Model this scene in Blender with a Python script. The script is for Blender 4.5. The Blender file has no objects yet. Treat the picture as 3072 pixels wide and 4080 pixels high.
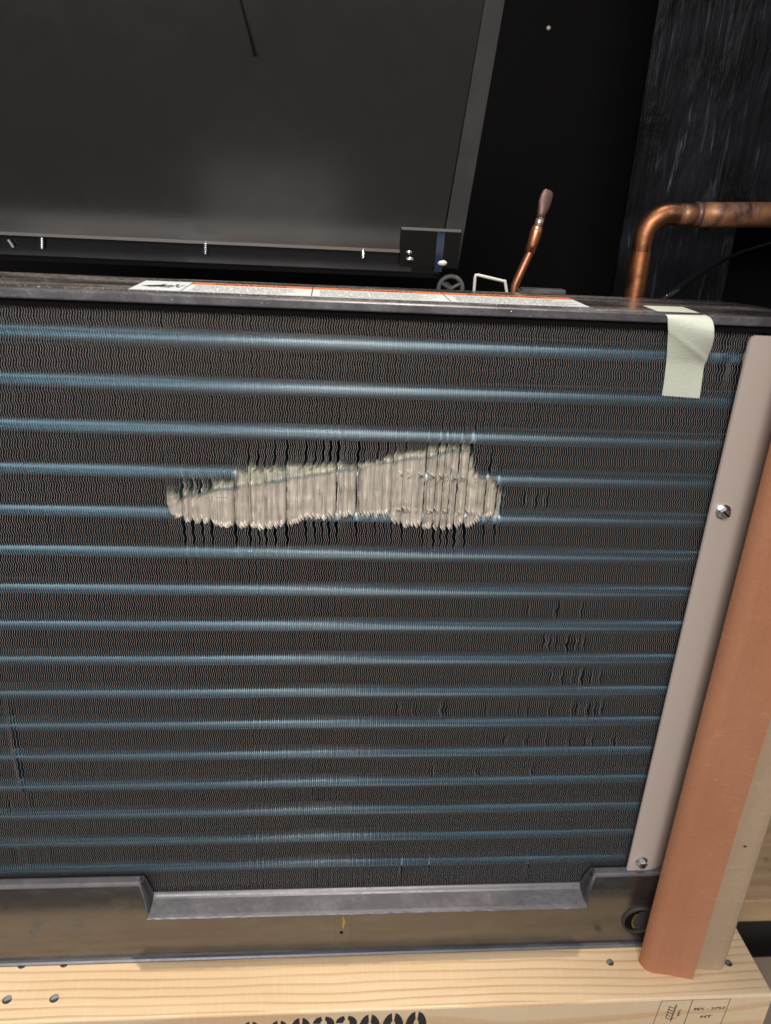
import bpy, bmesh, math, random
import numpy as np
from mathutils import Vector, Matrix, noise

S = 0.001                                   # everything below is written in millimetres
sc = bpy.context.scene
col = sc.collection

# ------------------------------------------------------------------ camera
YAW, PITCH, ROLL, FPX = 0.08786677, 0.39608651, 0.0506363, 3000.0
CAM = np.array([0.0, -335.5315, 41.0421])
_cy, _sy = math.cos(YAW), math.sin(YAW)
_f = np.array([_sy*math.cos(PITCH), _cy*math.cos(PITCH), -math.sin(PITCH)])
_r0 = np.array([_cy, -_sy, 0.0]); _u0 = np.cross(_r0, _f)
_r = _r0*math.cos(ROLL) + _u0*math.sin(ROLL)
_u = -_r0*math.sin(ROLL) + _u0*math.cos(ROLL)
cd = bpy.data.cameras.new('camera'); cam = bpy.data.objects.new('camera', cd); col.objects.link(cam)
cam.matrix_world = Matrix(((_r[0], _u[0], -_f[0], CAM[0]*S), (_r[1], _u[1], -_f[1], CAM[1]*S),
                           (_r[2], _u[2], -_f[2], CAM[2]*S), (0, 0, 0, 1)))
cd.sensor_fit = 'VERTICAL'; cd.sensor_height = 36.0; cd.sensor_width = 27.1
cd.lens = FPX/4080.0*36.0
cd.clip_start = 0.01; cd.clip_end = 30
cd.dof.use_dof = True; cd.dof.focus_distance = 0.385; cd.dof.aperture_fstop = 9.0
sc.camera = cam

def on_y(px, py, Y):
    v = _f + _r*(px-1536)/FPX + _u*(2040-py)/FPX
    t = (Y-CAM[1])/v[1]
    return Vector((CAM[0]+t*v[0], Y, CAM[2]+t*v[2]))
def on_z(px, py, Z):
    v = _f + _r*(px-1536)/FPX + _u*(2040-py)/FPX
    t = (Z-CAM[2])/v[2]
    return Vector((CAM[0]+t*v[0], CAM[1]+t*v[1], Z))

# ------------------------------------------------------------------ world and lamps
w = bpy.data.worlds.new('World'); sc.world = w; w.use_nodes = True
nt = w.node_tree; bg = nt.nodes['Background']
tc = nt.nodes.new('ShaderNodeTexCoord'); sep = nt.nodes.new('ShaderNodeSeparateXYZ')
mr = nt.nodes.new('ShaderNodeMapRange'); mr.inputs[1].default_value = -1; mr.inputs[2].default_value = 1
cr = nt.nodes.new('ShaderNodeValToRGB')
cr.color_ramp.elements[0].position = 0.3; cr.color_ramp.elements[0].color = (0.30, 0.24, 0.19, 1)
cr.color_ramp.elements[1].position = 0.95; cr.color_ramp.elements[1].color = (0.66, 0.72, 0.90, 1)
e = cr.color_ramp.elements.new(0.55); e.color = (0.42, 0.39, 0.37, 1)
nt.links.new(tc.outputs['Generated'], sep.inputs[0]); nt.links.new(sep.outputs['Z'], mr.inputs[0])
nt.links.new(mr.outputs[0], cr.inputs[0]); nt.links.new(cr.outputs[0], bg.inputs[0])
bg.inputs[1].default_value = 0.66

def lamp(name, kind, loc, target, power, color, size):
    d = bpy.data.lights.new(name, kind); o = bpy.data.objects.new(name, d); col.objects.link(o)
    o.location = Vector(loc)*S
    o.rotation_euler = (Vector(target)-Vector(loc)).to_track_quat('-Z', 'Y').to_euler()
    d.energy = power; d.color = color
    if kind == 'AREA': d.shape = 'RECTANGLE'; d.size, d.size_y = size
    else: d.shadow_soft_size = size
    return d
lamp('window_light', 'AREA', (-350, -1450, 760), (0, 0, -180), 27.0, (1.0, 0.965, 0.92), (0.9, 0.7))
sp = lamp('ceiling_lamp', 'SPOT', (120, -55, 950), (-130, -25, -396), 52.0, (1.0, 0.90, 0.76), 0.03)
low = lamp('panel_reflection_light', 'AREA', (-112, -1100, -318), (-112, 0, -318), 0.105, (1.0, 0.98, 0.95), (0.27, 0.13))  # lamp added to mirror as a pale rectangle in the hanging panel
sp.spot_size = math.radians(34); sp.spot_blend = 0.9
sc.view_settings.view_transform = 'Standard'; sc.view_settings.look = 'None'
sc.view_settings.exposure = 0.0; sc.view_settings.gamma = 1.0
sc.cycles.use_denoising = True
sc.cycles.max_bounces = 14; sc.cycles.glossy_bounces = 12; sc.cycles.diffuse_bounces = 4
sc.cycles.caustics_reflective = True; sc.cycles.sample_clamp_indirect = 4.0
sc.cycles.blur_glossy = 0.3

# ------------------------------------------------------------------ materials
def mat(name, color=(0.5,0.5,0.5), rough=0.5, metal=0.0, spec=0.5):
    m = bpy.data.materials.new(name); m.use_nodes = True
    b = m.node_tree.nodes['Principled BSDF']
    b.inputs['Base Color'].default_value = (*color, 1); b.inputs['Roughness'].default_value = rough
    b.inputs['Metallic'].default_value = metal; b.inputs['Specular IOR Level'].default_value = spec
    return m
class NT:
    def __init__(s, m):
        s.m = m; s.t = m.node_tree; s.b = s.t.nodes['Principled BSDF']
        s.co = s.t.nodes.new('ShaderNodeTexCoord').outputs['Object']
    def n(s, kind, **kw):
        o = s.t.nodes.new(kind)
        for k, v in kw.items(): setattr(o, k, v)
        return o
    def l(s, a, b): s.t.links.new(a, b)
    def mapping(s, scale, rot=(0,0,0), loc=(0,0,0), src=None):
        o = s.n('ShaderNodeMapping'); o.inputs['Scale'].default_value = scale
        o.inputs['Rotation'].default_value = rot; o.inputs['Location'].default_value = loc
        s.l(src or s.co, o.inputs[0]); return o.outputs[0]
    def noise(s, vec, scale, detail=3, rough=0.5, dist=0.0):
        o = s.n('ShaderNodeTexNoise'); o.inputs['Scale'].default_value = scale
        o.inputs['Detail'].default_value = detail; o.inputs['Roughness'].default_value = rough
        o.inputs['Distortion'].default_value = dist
        s.l(vec, o.inputs['Vector']); return o.outputs['Fac']
    def ramp(s, fac, stops):
        o = s.n('ShaderNodeValToRGB'); els = o.color_ramp.elements
        els[0].position, els[0].color = stops[0][0], (*stops[0][1], 1)
        els[1].position, els[1].color = stops[-1][0], (*stops[-1][1], 1)
        for p, c in stops[1:-1]:
            x = els.new(p); x.color = (*c, 1)
        s.l(fac, o.inputs[0]); return o.outputs[0]
    def rng(s, fac, a, b, c=0.0, d=1.0):
        o = s.n('ShaderNodeMapRange'); o.inputs[1].default_value = a; o.inputs[2].default_value = b
        o.inputs[3].default_value = c; o.inputs[4].default_value = d
        s.l(fac, o.inputs[0]); return o.outputs[0]
    def math(s, op, a, b=None):
        o = s.n('ShaderNodeMath', operation=op)
        for i, v in enumerate((a, b)):
            if v is None: continue
            if isinstance(v, (int, float)): o.inputs[i].default_value = v
            else: s.l(v, o.inputs[i])
        return o.outputs[0]
    def mix(s, fac, a, b):
        o = s.n('ShaderNodeMix', data_type='RGBA')
        if isinstance(fac, (int, float)): o.inputs[0].default_value = fac
        else: s.l(fac, o.inputs[0])
        for i, v in ((6, a), (7, b)):
            if isinstance(v, tuple): o.inputs[i].default_value = (*v, 1)
            else: s.l(v, o.inputs[i])
        return o.outputs[2]
    def bump(s, h, strength=0.3, dist=0.0002):
        o = s.n('ShaderNodeBump'); o.inputs['Strength'].default_value = strength
        o.inputs['Distance'].default_value = dist
        s.l(h, o.inputs['Height']); s.l(o.outputs[0], s.b.inputs['Normal'])

# coil: blue coated foil, bare cut edge, scuffed foil with painted highlights where the blow landed
m_foil = mat('blue_coated_foil', (0.38, 0.56, 0.63), 0.19, 0.97)
m_edge = mat('bare_foil_edge', (0.60, 0.55, 0.51), 0.45, 0.55)
n = NT(m_edge)
n.l(n.mix(n.noise(n.mapping((1,1,1)), 60, 3), (0.44, 0.40, 0.385), (0.68, 0.62, 0.58)), n.b.inputs['Base Color'])
m_scuff = mat('scuffed_foil', (0.6, 0.52, 0.45), 0.45, 0.25)
n = NT(m_scuff)
geo_ = n.n('ShaderNodeNewGeometry').outputs['Position']
sx_ = n.n('ShaderNodeSeparateXYZ'); n.l(geo_, sx_.inputs[0])
_a, _b = on_y(700, 1985, 0), on_y(1840, 1800, 0); _k = (_b.z-_a.z)/(_b.x-_a.x)
wob = n.noise(n.mapping((110, 1, 1), src=geo_), 1.0, 4, 0.7)
line = n.math('ADD', n.math('MULTIPLY', sx_.outputs['X'], _k), (_a.z-_k*_a.x)*S)
dd = n.math('MULTIPLY', n.math('SUBTRACT', sx_.outputs['Z'], line), 1000.0)
dd = n.math('ADD', dd, n.math('MULTIPLY', n.math('SUBTRACT', wob, 0.5), 7.0))
v1 = n.noise(n.mapping((520, 1, 40), src=geo_), 1.0, 3, 0.6)
v2 = n.noise(n.mapping((70, 1, 170), src=geo_), 1.0, 3, 0.6)
low = n.mix(n.rng(v1, 0.35, 0.65), (0.44, 0.375, 0.315), (0.80, 0.72, 0.60))  # worn tones; streak contrast also paints in the highlights of the folds
high = n.mix(n.rng(v1, 0.35, 0.65), (0.45, 0.43, 0.34), (0.74, 0.71, 0.57))
c = n.mix(n.rng(dd, -0.6, 0.8), low, high)
tealm = n.math('MULTIPLY', n.rng(n.math('ABSOLUTE', dd), 0.5, 1.5, 1, 0), n.rng(v2, 0.42, 0.58))
right = n.math('MULTIPLY', n.rng(sx_.outputs['X'], 0.042, 0.060), n.rng(v2, 0.50, 0.60))
c = n.mix(n.math('MULTIPLY', right, 0.8), c, (0.54, 0.52, 0.39))
fleck = n.noise(n.mapping((45, 1, 420), src=geo_), 1.0, 2, 0.6)
c = n.mix(n.math('MULTIPLY', n.rng(fleck, 0.62, 0.68), n.rng(v2, 0.5, 0.6)), c, (0.30, 0.36, 0.36))
c = n.mix(n.math('MULTIPLY', tealm, 0.8), c, (0.28, 0.37, 0.37))
n.l(c, n.b.inputs['Base Color'])
n.bump(n.noise(n.mapping((1, 1, 0.15), src=geo_), 700, 2), 0.25, 0.0002)
m_tube = mat('blue_coated_collar', (0.66, 0.77, 0.82), 0.45, 0.35)
n = NT(m_tube); n.bump(n.noise(n.mapping((1,1,1)), 500, 2), 0.15, 0.0002)

def dark_gloss(name, base, rough, metal, dust=0.0, dustcol=(0.30, 0.26, 0.23), dscale=30, stretch=(1,1,1), scr=0.2):
    m = mat(name, base, rough, metal); n = NT(m)
    d = n.noise(n.mapping(stretch), dscale, 6, 0.65)
    d2 = n.noise(n.mapping((1,1,1)), dscale*9, 4, 0.7)
    dd = n.math('MULTIPLY', n.rng(d, 0.42, 0.68), n.rng(d2, 0.35, 0.65, 0.35, 1.0))
    dd = n.math('MULTIPLY', dd, dust)
    n.l(n.mix(dd, base, dustcol), n.b.inputs['Base Color'])
    n.l(n.math('ADD', n.math('MULTIPLY', dd, 0.5), n.rng(d2, 0.3, 0.7, rough*0.85, rough*1.2)), n.b.inputs['Roughness'])
    n.l(n.math('SUBTRACT', metal, n.math('MULTIPLY', dd, metal)), n.b.inputs['Metallic'])
    n.bump(d2, scr, 0.00012); return m
m_cap = dark_gloss('dusty_black_paint', (0.050, 0.044, 0.042), 0.16, 0.35, 0.9, (0.26, 0.22, 0.20), 34, (0.35, 2.2, 1), 0.5)
m_lip = dark_gloss('satin_dark_lip', (0.095, 0.09, 0.10), 0.30, 0.5, 0.35, (0.30, 0.28, 0.28), 60, (1,1,1), 0.25)
m_pan = dark_gloss('glossy_black_pan', (0.155, 0.152, 0.148), 0.16, 0.9, 0.18, (0.34, 0.29, 0.24), 45, (1,1,2.5), 0.05)
m_ledge = dark_gloss('grey_satin_ledge', (0.125, 0.122, 0.135), 0.38, 0.55, 0.30, (0.28, 0.275, 0.285), 40, (1,1,1), 0.15)
m_panel = dark_gloss('smooth_black_sheet', (0.050, 0.049, 0.048), 0.15, 0.6, 0.03, (0.14, 0.13, 0.12), 12, (1,1,1), 0.03)
m_fold = dark_gloss('dull_folded_edge', (0.018, 0.017, 0.016), 0.6, 0.0, 0.5, (0.07, 0.065, 0.06), 40, (1,1,1), 0.3)
m_black = mat('matt_black', (0.005, 0.0045, 0.0045), 0.85, 0, 0.08)
m_black_gloss = mat('gloss_black_plastic', (0.008, 0.008, 0.009), 0.12)
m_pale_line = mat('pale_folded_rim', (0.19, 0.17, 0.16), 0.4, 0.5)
# glitter of dust on the cap and its front edge
m_dust = mat('pale_dust_grain', (0.75, 0.68, 0.62), 0.35, 0.3)

m_sheet = mat('black_insulation', (0.018, 0.018, 0.021), 0.3, 0, 0.10); n = NT(m_sheet)
blot = n.noise(n.mapping((14, 1, 14)), 1.0, 5, 0.6, 0.9)
st = n.noise(n.mapping((230, 1, 15), rot=(0, 0.03, 0)), 1.0, 5, 0.7, 0.5)
wr = n.noise(n.mapping((38, 1, 14), rot=(0, 0.7, 0)), 1.0, 4, 0.6, 1.6)
k = n.math('MULTIPLY', n.rng(st, 0.60, 0.74), n.rng(blot, 0.40, 0.62))
k = n.math('ADD', n.math('MULTIPLY', k, 0.8), n.math('MULTIPLY', n.rng(wr, 0.60, 0.72), 0.12))
base = n.ramp(blot, [(0.35, (0.002, 0.002, 0.002)), (0.5, (0.004, 0.004, 0.005)), (0.72, (0.011, 0.011, 0.016))])
n.l(n.mix(k, base, (0.15, 0.15, 0.18)), n.b.inputs['Base Color'])
n.l(n.rng(blot, 0.3, 0.7, 0.22, 0.5), n.b.inputs['Roughness']); n.bump(n.math('ADD', st, n.math('MULTIPLY', wr, 2.0)), 0.6, 0.0015)

m_beige = mat('beige_powder_coat', (0.46, 0.385, 0.335), 0.42); n = NT(m_beige)
n.bump(n.noise(n.mapping((1,1,1)), 1400, 2), 0.12, 0.0002)
m_nail = mat('dull_nail_steel', (0.30, 0.30, 0.31), 0.45, 0.8)
m_zinc = mat('zinc_plated_steel', (0.72, 0.76, 0.78), 0.22, 1.0); n = NT(m_zinc)
n.bump(n.noise(n.mapping((1,1,1)), 700, 2), 0.25, 0.0003)
m_wire = mat('pale_painted_wire', (0.62, 0.60, 0.54), 0.35)

def paper(name, a, b, scale=30):
    m = mat(name, a, 0.85, 0, 0.2); n = NT(m)
    f1 = n.noise(n.mapping((1,1,0.35)), scale, 5, 0.6); f2 = n.noise(n.mapping((1,1,1)), scale*14, 3, 0.6)
    f3 = n.noise(n.mapping((1,1,4), rot=(0.4, 0.3, 0.2)), scale*3, 2, 0.5, 1.2)
    c = n.mix(n.rng(f1, 0.3, 0.7), a, b)
    c = n.mix(n.rng(f2, 0.35, 0.75, 0, 0.22), c, tuple(x*0.72 for x in a))
    c = n.mix(n.rng(f3, 0.66, 0.72, 0, 0.25), c, tuple(min(1, x*1.5) for x in b))
    n.l(c, n.b.inputs['Base Color'])
    n.bump(n.math('ADD', n.math('MULTIPLY', f2, 0.4), f3), 0.22, 0.0005); return m
m_orange = paper('salmon_cardboard', (0.37, 0.158, 0.082), (0.44, 0.20, 0.112))
m_kraft = paper('kraft_cardboard', (0.36, 0.255, 0.16), (0.43, 0.31, 0.205), 24)

m_tape = mat('masking_tape_paper', (0.60, 0.62, 0.50), 0.6); n = NT(m_tape)
n.l(n.mix(n.noise(n.mapping((1,1,1)), 45, 3), (0.55, 0.58, 0.47), (0.64, 0.65, 0.54)), n.b.inputs['Base Color'])
n.bump(n.math('ADD', n.noise(n.mapping((1,1,3.5)), 420, 3), n.math('MULTIPLY', n.noise(n.mapping((3,1,1)), 60, 3), 1.5)), 0.35, 0.0006)

m_copper = mat('copper', (0.72, 0.34, 0.19), 0.32, 1.0); n = NT(m_copper)
ox = n.noise(n.mapping((1,1,1)), 38, 4, 0.6, 0.4)
sm = n.noise(n.mapping((1,1,1), loc=(2,1,0)), 70, 4, 0.65)
c = n.mix(n.rng(ox, 0.40, 0.66), (0.66, 0.25, 0.11), (0.36, 0.15, 0.07))
c = n.mix(n.rng(sm, 0.58, 0.72, 0, 0.8), c, (0.10, 0.065, 0.055))
n.bump(n.noise(n.mapping((1,1,1)), 120, 3), 0.25, 0.001)
n.l(c, n.b.inputs['Base Color']); n.l(n.rng(ox, 0.3, 0.7, 0.28, 0.5), n.b.inputs['Roughness'])
m_heat = mat('heat_marked_copper', (0.30, 0.17, 0.11), 0.5, 0.7); n = NT(m_heat)
n.l(n.ramp(n.noise(n.mapping((1,0.6,0.6)), 85, 4, 0.6, 0.7), [(0.34, (0.05, 0.035, 0.035)), (0.46, (0.26, 0.13, 0.08)), (0.58, (0.44, 0.21, 0.10)), (0.7, (0.33, 0.23, 0.11))]), n.b.inputs['Base Color'])
m_copper_clean = mat('clean_copper', (0.74, 0.30, 0.17), 0.3, 0.9)
m_solder = mat('silver_solder', (0.50, 0.40, 0.35), 0.35, 0.8)
m_pinch = mat('sooty_pinched_copper', (0.15, 0.085, 0.068), 0.45, 0.5)
m_pinkend = mat('pink_copper_end', (0.62, 0.34, 0.30), 0.4, 0.6)

def pine(name, kind):
    m = mat(name, (0.6, 0.42, 0.24), 0.55, 0, 0.35); n = NT(m)
    big = n.noise(n.mapping((7, 30, 30)), 1.0, 2, 0.5)
    fine = n.noise(n.mapping((40, 900, 900)), 1.0, 3, 0.6)
    cross = n.noise(n.mapping((700, 60, 60)), 1.0, 2, 0.5)
    sp_ = n.n('ShaderNodeSeparateXYZ'); n.l(n.co, sp_.inputs[0])
    if kind == 'top':
        warp = n.noise(n.mapping((6, 16, 1)), 1.0, 2, 0.45)
        t = n.math('ADD', n.math('MULTIPLY', sp_.outputs['Y'], 175), n.math('MULTIPLY', warp, 3.0))
        t = n.math('ADD', t, n.math('MULTIPLY', sp_.outputs['X'], 1.6))
        fr = n.math('FRACT', t)
        wv = n.noise(n.mapping((10, 120, 1)), 1.0, 2)
        band = n.ramp(fr, [(0.0, (0,0,0)), (0.58, (0.06,0.06,0.06)), (0.80, (0.75,0.75,0.75)), (0.88, (1,1,1)), (0.93, (0.15,0.15,0.15)), (1.0, (0,0,0))])
        k = n.math('MULTIPLY', band, n.rng(wv, 0.3, 0.7, 0.45, 1.0))
        c = n.mix(n.rng(big, 0.3, 0.7), (0.66, 0.475, 0.28), (0.72, 0.55, 0.35))
        c = n.mix(n.math('MULTIPLY', k, 0.95), c, (0.42, 0.23, 0.085))
    else:
        warp = n.noise(n.mapping((5, 1, 34)), 1.0, 2, 0.5)
        t = n.math('ADD', n.math('MULTIPLY', sp_.outputs['Z'], 48), n.math('MULTIPLY', warp, 2.6))
        fr = n.math('FRACT', t)
        band = n.ramp(fr, [(0.0, (0,0,0)), (0.48, (0.02,0.02,0.02)), (0.52, (0.9,0.9,0.9)), (0.8, (0.6,0.6,0.6)), (0.86, (0,0,0)), (1.0, (0,0,0))])
        c = n.mix(n.rng(big, 0.3, 0.7), (0.68, 0.49, 0.29), (0.72, 0.56, 0.37))
        c = n.mix(n.math('MULTIPLY', band, 0.6), c, (0.56, 0.31, 0.13))
    c = n.mix(n.rng(fine, 0.4, 0.8, 0, 0.25), c, (0.50, 0.33, 0.17))
    c = n.mix(n.rng(cross, 0.5, 0.8, 0, 0.14), c, (0.85, 0.70, 0.50))
    n.l(c, n.b.inputs['Base Color']); n.bump(n.math('ADD', fine, n.math('MULTIPLY', cross, 0.6)), 0.2, 0.0003)
    return m
m_pine_top = pine('pine_face_grain', 'top'); m_pine_side = pine('pine_edge_grain', 'side')
m_old = mat('weathered_board', (0.42, 0.28, 0.15), 0.7, 0, 0.2); n = NT(m_old)
c = n.mix(n.rng(n.noise(n.mapping((9, 160, 30)), 1.0, 4, 0.6), 0.35, 0.65), (0.46, 0.31, 0.17), (0.34, 0.215, 0.12))
c = n.mix(n.rng(n.noise(n.mapping((30, 60, 30)), 1.0, 3, 0.6), 0.62, 0.68), c, (0.10, 0.07, 0.06))
n.l(c, n.b.inputs['Base Color'])
m_floor = mat('worn_floor', (0.2, 0.17, 0.14), 0.7); n = NT(m_floor)
n.l(n.mix(n.noise(n.mapping((1,1,1)), 9, 6, 0.6), (0.07, 0.058, 0.050), (0.15, 0.13, 0.11)), n.b.inputs['Base Color'])
m_ply = mat('plywood_shelf', (0.30, 0.22, 0.14), 0.7); n = NT(m_ply)
n.l(n.mix(n.noise(n.mapping((12, 60, 1)), 1.0, 4, 0.6), (0.29, 0.21, 0.13), (0.20, 0.15, 0.12)), n.b.inputs['Base Color'])
m_label = mat('white_label_print', (0.62, 0.66, 0.66), 0.35)
m_labelorange = mat('orange_label_print', (0.62, 0.17, 0.06), 0.35)
m_ink = mat('black_label_ink', (0.02, 0.02, 0.02), 0.5)
m_stencil = mat('black_stencil_paint', (0.030, 0.024, 0.024), 0.6)
m_stamp = mat('stamp_ink', (0.055, 0.045, 0.045), 0.7)
m_yellow = mat('yellow_thread', (0.36, 0.27, 0.05), 0.35, 0.3)
m_rubber = mat('dark_rubber', (0.035, 0.032, 0.030), 0.6)
m_grey = mat('dull_grey_plastic', (0.075, 0.072, 0.068), 0.6)

# ------------------------------------------------------------------ helpers
def link(name, me, parent=None):
    o = bpy.data.objects.new(name, me); col.objects.link(o)
    if parent is not None: o.parent = parent
    return o
def mesh_obj(name, bm, m, parent=None, smooth=False, loc=None):
    me = bpy.data.meshes.new(name); bmesh.ops.recalc_face_normals(bm, faces=bm.faces[:]); bm.to_mesh(me); bm.free()
    for x in (m if isinstance(m, (list, tuple)) else [m]): me.materials.append(x)
    if smooth:
        for p in me.polygons: p.use_smooth = True
    o = link(name, me, parent)
    if loc is not None: o.location = Vector(loc)*S
    return o
def thing(name, label, cat, group=None, loc=(0,0,0)):
    o = bpy.data.objects.new(name, None); col.objects.link(o); o.location = Vector(loc)*S
    o.empty_display_size = 0.02
    return tag(o, label, cat, group)
def tag(o, label, cat, group=None):
    o['label'] = label; o['category'] = cat
    if group: o['group'] = group
    return o
def V(bm, p): return bm.verts.new((p[0]*S, p[1]*S, p[2]*S))
def box(bm, a, b, bev=0.0, mi=0):
    (x0,y0,z0), (x1,y1,z1) = a, b
    vs = [V(bm, (x,y,z)) for x in (x0,x1) for y in (y0,y1) for z in (z0,z1)]
    fs = [bm.faces.new([vs[i] for i in q]) for q in ((0,1,3,2),(4,6,7,5),(0,4,5,1),(2,3,7,6),(0,2,6,4),(1,5,7,3))]
    for f in fs: f.material_index = mi
    if bev:
        es = list({e for f in fs for e in f.edges})
        bmesh.ops.bevel(bm, geom=es, offset=bev*S, segments=2, affect='EDGES', profile=0.5)
def prism(bm, prof, x0, x1, closed=True, mi=None, shear=None):
    """extrude a (y, z) profile along X"""
    A = [V(bm, (x0+(shear(y,z,0) if shear else 0), y, z)) for y, z in prof]
    B = [V(bm, (x1+(shear(y,z,1) if shear else 0), y, z)) for y, z in prof]
    n_ = len(prof)
    for i in range(n_ if closed else n_-1):
        f = bm.faces.new((A[i], A[(i+1)%n_], B[(i+1)%n_], B[i]))
        if mi: f.material_index = mi[i]
    if closed:
        bm.faces.new(A); bm.faces.new(B[::-1])
def tube(bm, pts, rad, seg=16, caps=True, flat=None):
    pts = [Vector(p) for p in pts]; rings = []
    n0 = None
    for i, p in enumerate(pts):
        t = (pts[min(i+1, len(pts)-1)]-pts[max(i-1, 0)]).normalized()
        if n0 is None: n0 = t.orthogonal().normalized()
        n0 = (n0 - t*n0.dot(t)).normalized(); b = t.cross(n0)
        r = rad[i] if isinstance(rad, (list, tuple)) else rad
        fl = flat[i] if flat else 1.0
        if flat: n0 = (Vector((1,0,0))-t*t.x).normalized(); b = t.cross(n0)
        rings.append([V(bm, p + n0*math.cos(a)*r + b*math.sin(a)*r*fl) for a in [2*math.pi*k/seg for k in range(seg)]])
    for A, B in zip(rings, rings[1:]):
        for k in range(seg): bm.faces.new((A[k], A[(k+1)%seg], B[(k+1)%seg], B[k]))
    if caps: bm.faces.new(rings[0][::-1]); bm.faces.new(rings[-1])
def arc(c, a, b, n_=8):
    """points from a to b round centre c (equal radii)"""
    c, a, b = Vector(c), Vector(a), Vector(b); va, vb = a-c, b-c
    ang = va.angle(vb); out = []
    for i in range(n_+1):
        t = i/n_; out.append(c + (va*math.sin((1-t)*ang) + vb*math.sin(t*ang))/math.sin(ang))
    return out
def text_mesh(s, size, bold=0.0):
    cu = bpy.data.curves.new('t', 'FONT'); cu.body = s; cu.size = size; cu.resolution_u = 2; cu.offset = bold
    o = bpy.data.objects.new('t', cu); col.objects.link(o)
    me = bpy.data.meshes.new_from_object(o.evaluated_get(bpy.context.evaluated_depsgraph_get()))
    bpy.data.objects.remove(o); bpy.data.curves.remove(cu)
    return me
def add_text(bm, s, origin, ex, ey, width=None, height=1.0, bold=0.0, lift=0.0, nrm=(0,0,1)):
    """lay text flat: ex, ey unit vectors (mm space), height = cap height scale in mm"""
    me = text_mesh(s, 1.0, bold)
    xs = [v.co.x for v in me.vertices]
    if not xs: return
    x0, x1 = min(xs), max(xs); ys = 1/0.72
    sx = (width/(x1-x0)) if width else height*ys
    o = Vector(origin) + Vector(nrm)*lift; ex, ey = Vector(ex), Vector(ey)
    vs = [V(bm, o + ex*((v.co.x-x0)*sx) + ey*(v.co.y*height*ys)) for v in me.vertices]
    for p in me.polygons:
        try: bm.faces.new([vs[i] for i in p.vertices])
        except ValueError: pass
    bpy.data.meshes.remove(me)
rnd = random.Random(7)

# ================================================================== SETTING
ZW = -396.0
bm = bmesh.new(); box(bm, (-9000,-9000,-560), (9000,3000,-540))
o = mesh_obj('floor', bm, m_floor); o['kind'] = 'structure'
bm = bmesh.new(); box(bm, (-900,350,-540), (1300,362,900))
o = mesh_obj('back_wall', bm, m_black); o['kind'] = 'structure'
bm = bmesh.new()
box(bm, (-420,40,-395), (-412,350,520)); box(bm, (560,60,-395), (568,350,520)); box(bm, (-412,170,430), (560,350,438))
o = mesh_obj('dark_enclosure', bm, m_black); o['kind'] = 'structure'  # unseen side walls and roof added to keep the interior black

# ================================================================== COIL
PITCHX, P = 1.12, 21.0
ZT, ZB, DEPTH, TH = -6.6, -349.2, 18.0, 0.175
coil = thing('air_conditioner_coil', 'large finned metal coil with a crushed beige patch, under a black top cap', 'coil', loc=(0,0,0))
AMP = 0.33
kz = [ZT] + [z+q for z in (-10.1+2.625*2-2.625*k for k in range(200)) for q in (0.3, -0.3) if ZB+0.5 < z < ZT-0.5] + [ZB]
def wave(z):
    t = ((-10.1 - z)/5.25) % 1.0
    v = AMP*(1-4*t) if t < 0.5 else AMP*(-3+4*t)
    return max(-0.80*AMP, min(0.80*AMP, v))*1.15
def interp(table):
    pts = sorted((on_y(px, py, 0.0).x, on_y(px, py, 0.0).z) for px, py in table)
    xs, zs = zip(*pts)
    return lambda x: float(np.interp(x, xs, zs))
d_top = interp([(665,1975),(685,1955),(760,1932),(830,1912),(890,1890),(960,1872),(1010,1852),(1200,1848),(1320,1840),(1420,1846),(1500,1830),(1560,1805),(1640,1792),(1720,1775),(1800,1768),(1885,1775),(1897,1880),(1985,1900),(2002,1960)])
d_bot = interp([(665,2030),(700,2062),(760,2082),(850,2095),(950,2106),(1100,2110),(1200,2092),(1230,2068),(1560,2064),(1575,2092),(1700,2106),(1800,2110),(1880,2100),(1930,2072),(2002,2062)])
hole1 = interp([(1600,1892),(1900,1915)]); hole2 = interp([(1560,2034),(1900,2050)])
XD0, XD1 = on_y(664,2000,0).x, on_y(2003,2000,0).x
def hash1(i, k=0):
    return (math.sin(i*127.1 + k*311.7)*43758.5453) % 1.0
def sstep(t):
    t = min(1.0, max(0.0, t)); return t*t*(3-2*t)
HINGE = 2.7
SCOL = [0.0, 0.35, 0.8, 1.5, 2.1, HINGE]
# small local dents elsewhere: (x, z centre, half height, sideways push, reach in x)
dents = []
def dent(px, py, hh, push, reach=1.2):
    p = on_y(px, py, 0); dents.append((p.x, p.z, hh, push, reach))
for q in [(62,2990,34,-0.9,1.6),(85,3090,22,-0.8,1.4),(50,2880,20,-0.6,1.3),(122,3195,10,-0.7,1.0),(40,3210,9,0.6,1.0),
          (2300,2565,7,-0.75,0.9),(2265,2568,6,-0.6,0.9),(2320,2690,7,-0.7,0.9),(2200,2690,6,-0.55,0.8),(2345,2825,8,-0.8,0.9),(2380,2830,8,0.7,0.9),
          (2295,2825,6,-0.6,0.9),(1945,2830,6,-0.6,0.9),(2060,2826,6,0.5,0.9),(2100,2840,5,-0.6,0.9),(1600,3460,12,-0.75,1.1),(1710,3440,11,-0.6,0.9),
          (2105,3430,16,-0.7,0.9),(1265,3480,9,0.5,0.9),(2450,2960,6,0.6,0.9),(1770,2830,6,-0.5,0.9),(2030,2700,5,-0.5,0.9),(2230,2420,6,0.5,0.9),
          (2880,1330,9,-1.0,4.0),(2860,1420,9,-0.7,3.0),(2925,1470,10,-0.8,2.5),(2885,1475,8,0.8,2.0),(650,1290,7,0.5,1.0),(350,1275,5,-0.35,1.0),(200,3400,10,-0.7,2.0),(60,3380,16,0.7,2.0),(120,3440,12,-0.6,2.0),(250,3480,9,0.5,1.5)]:
    dent(*q)
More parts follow.
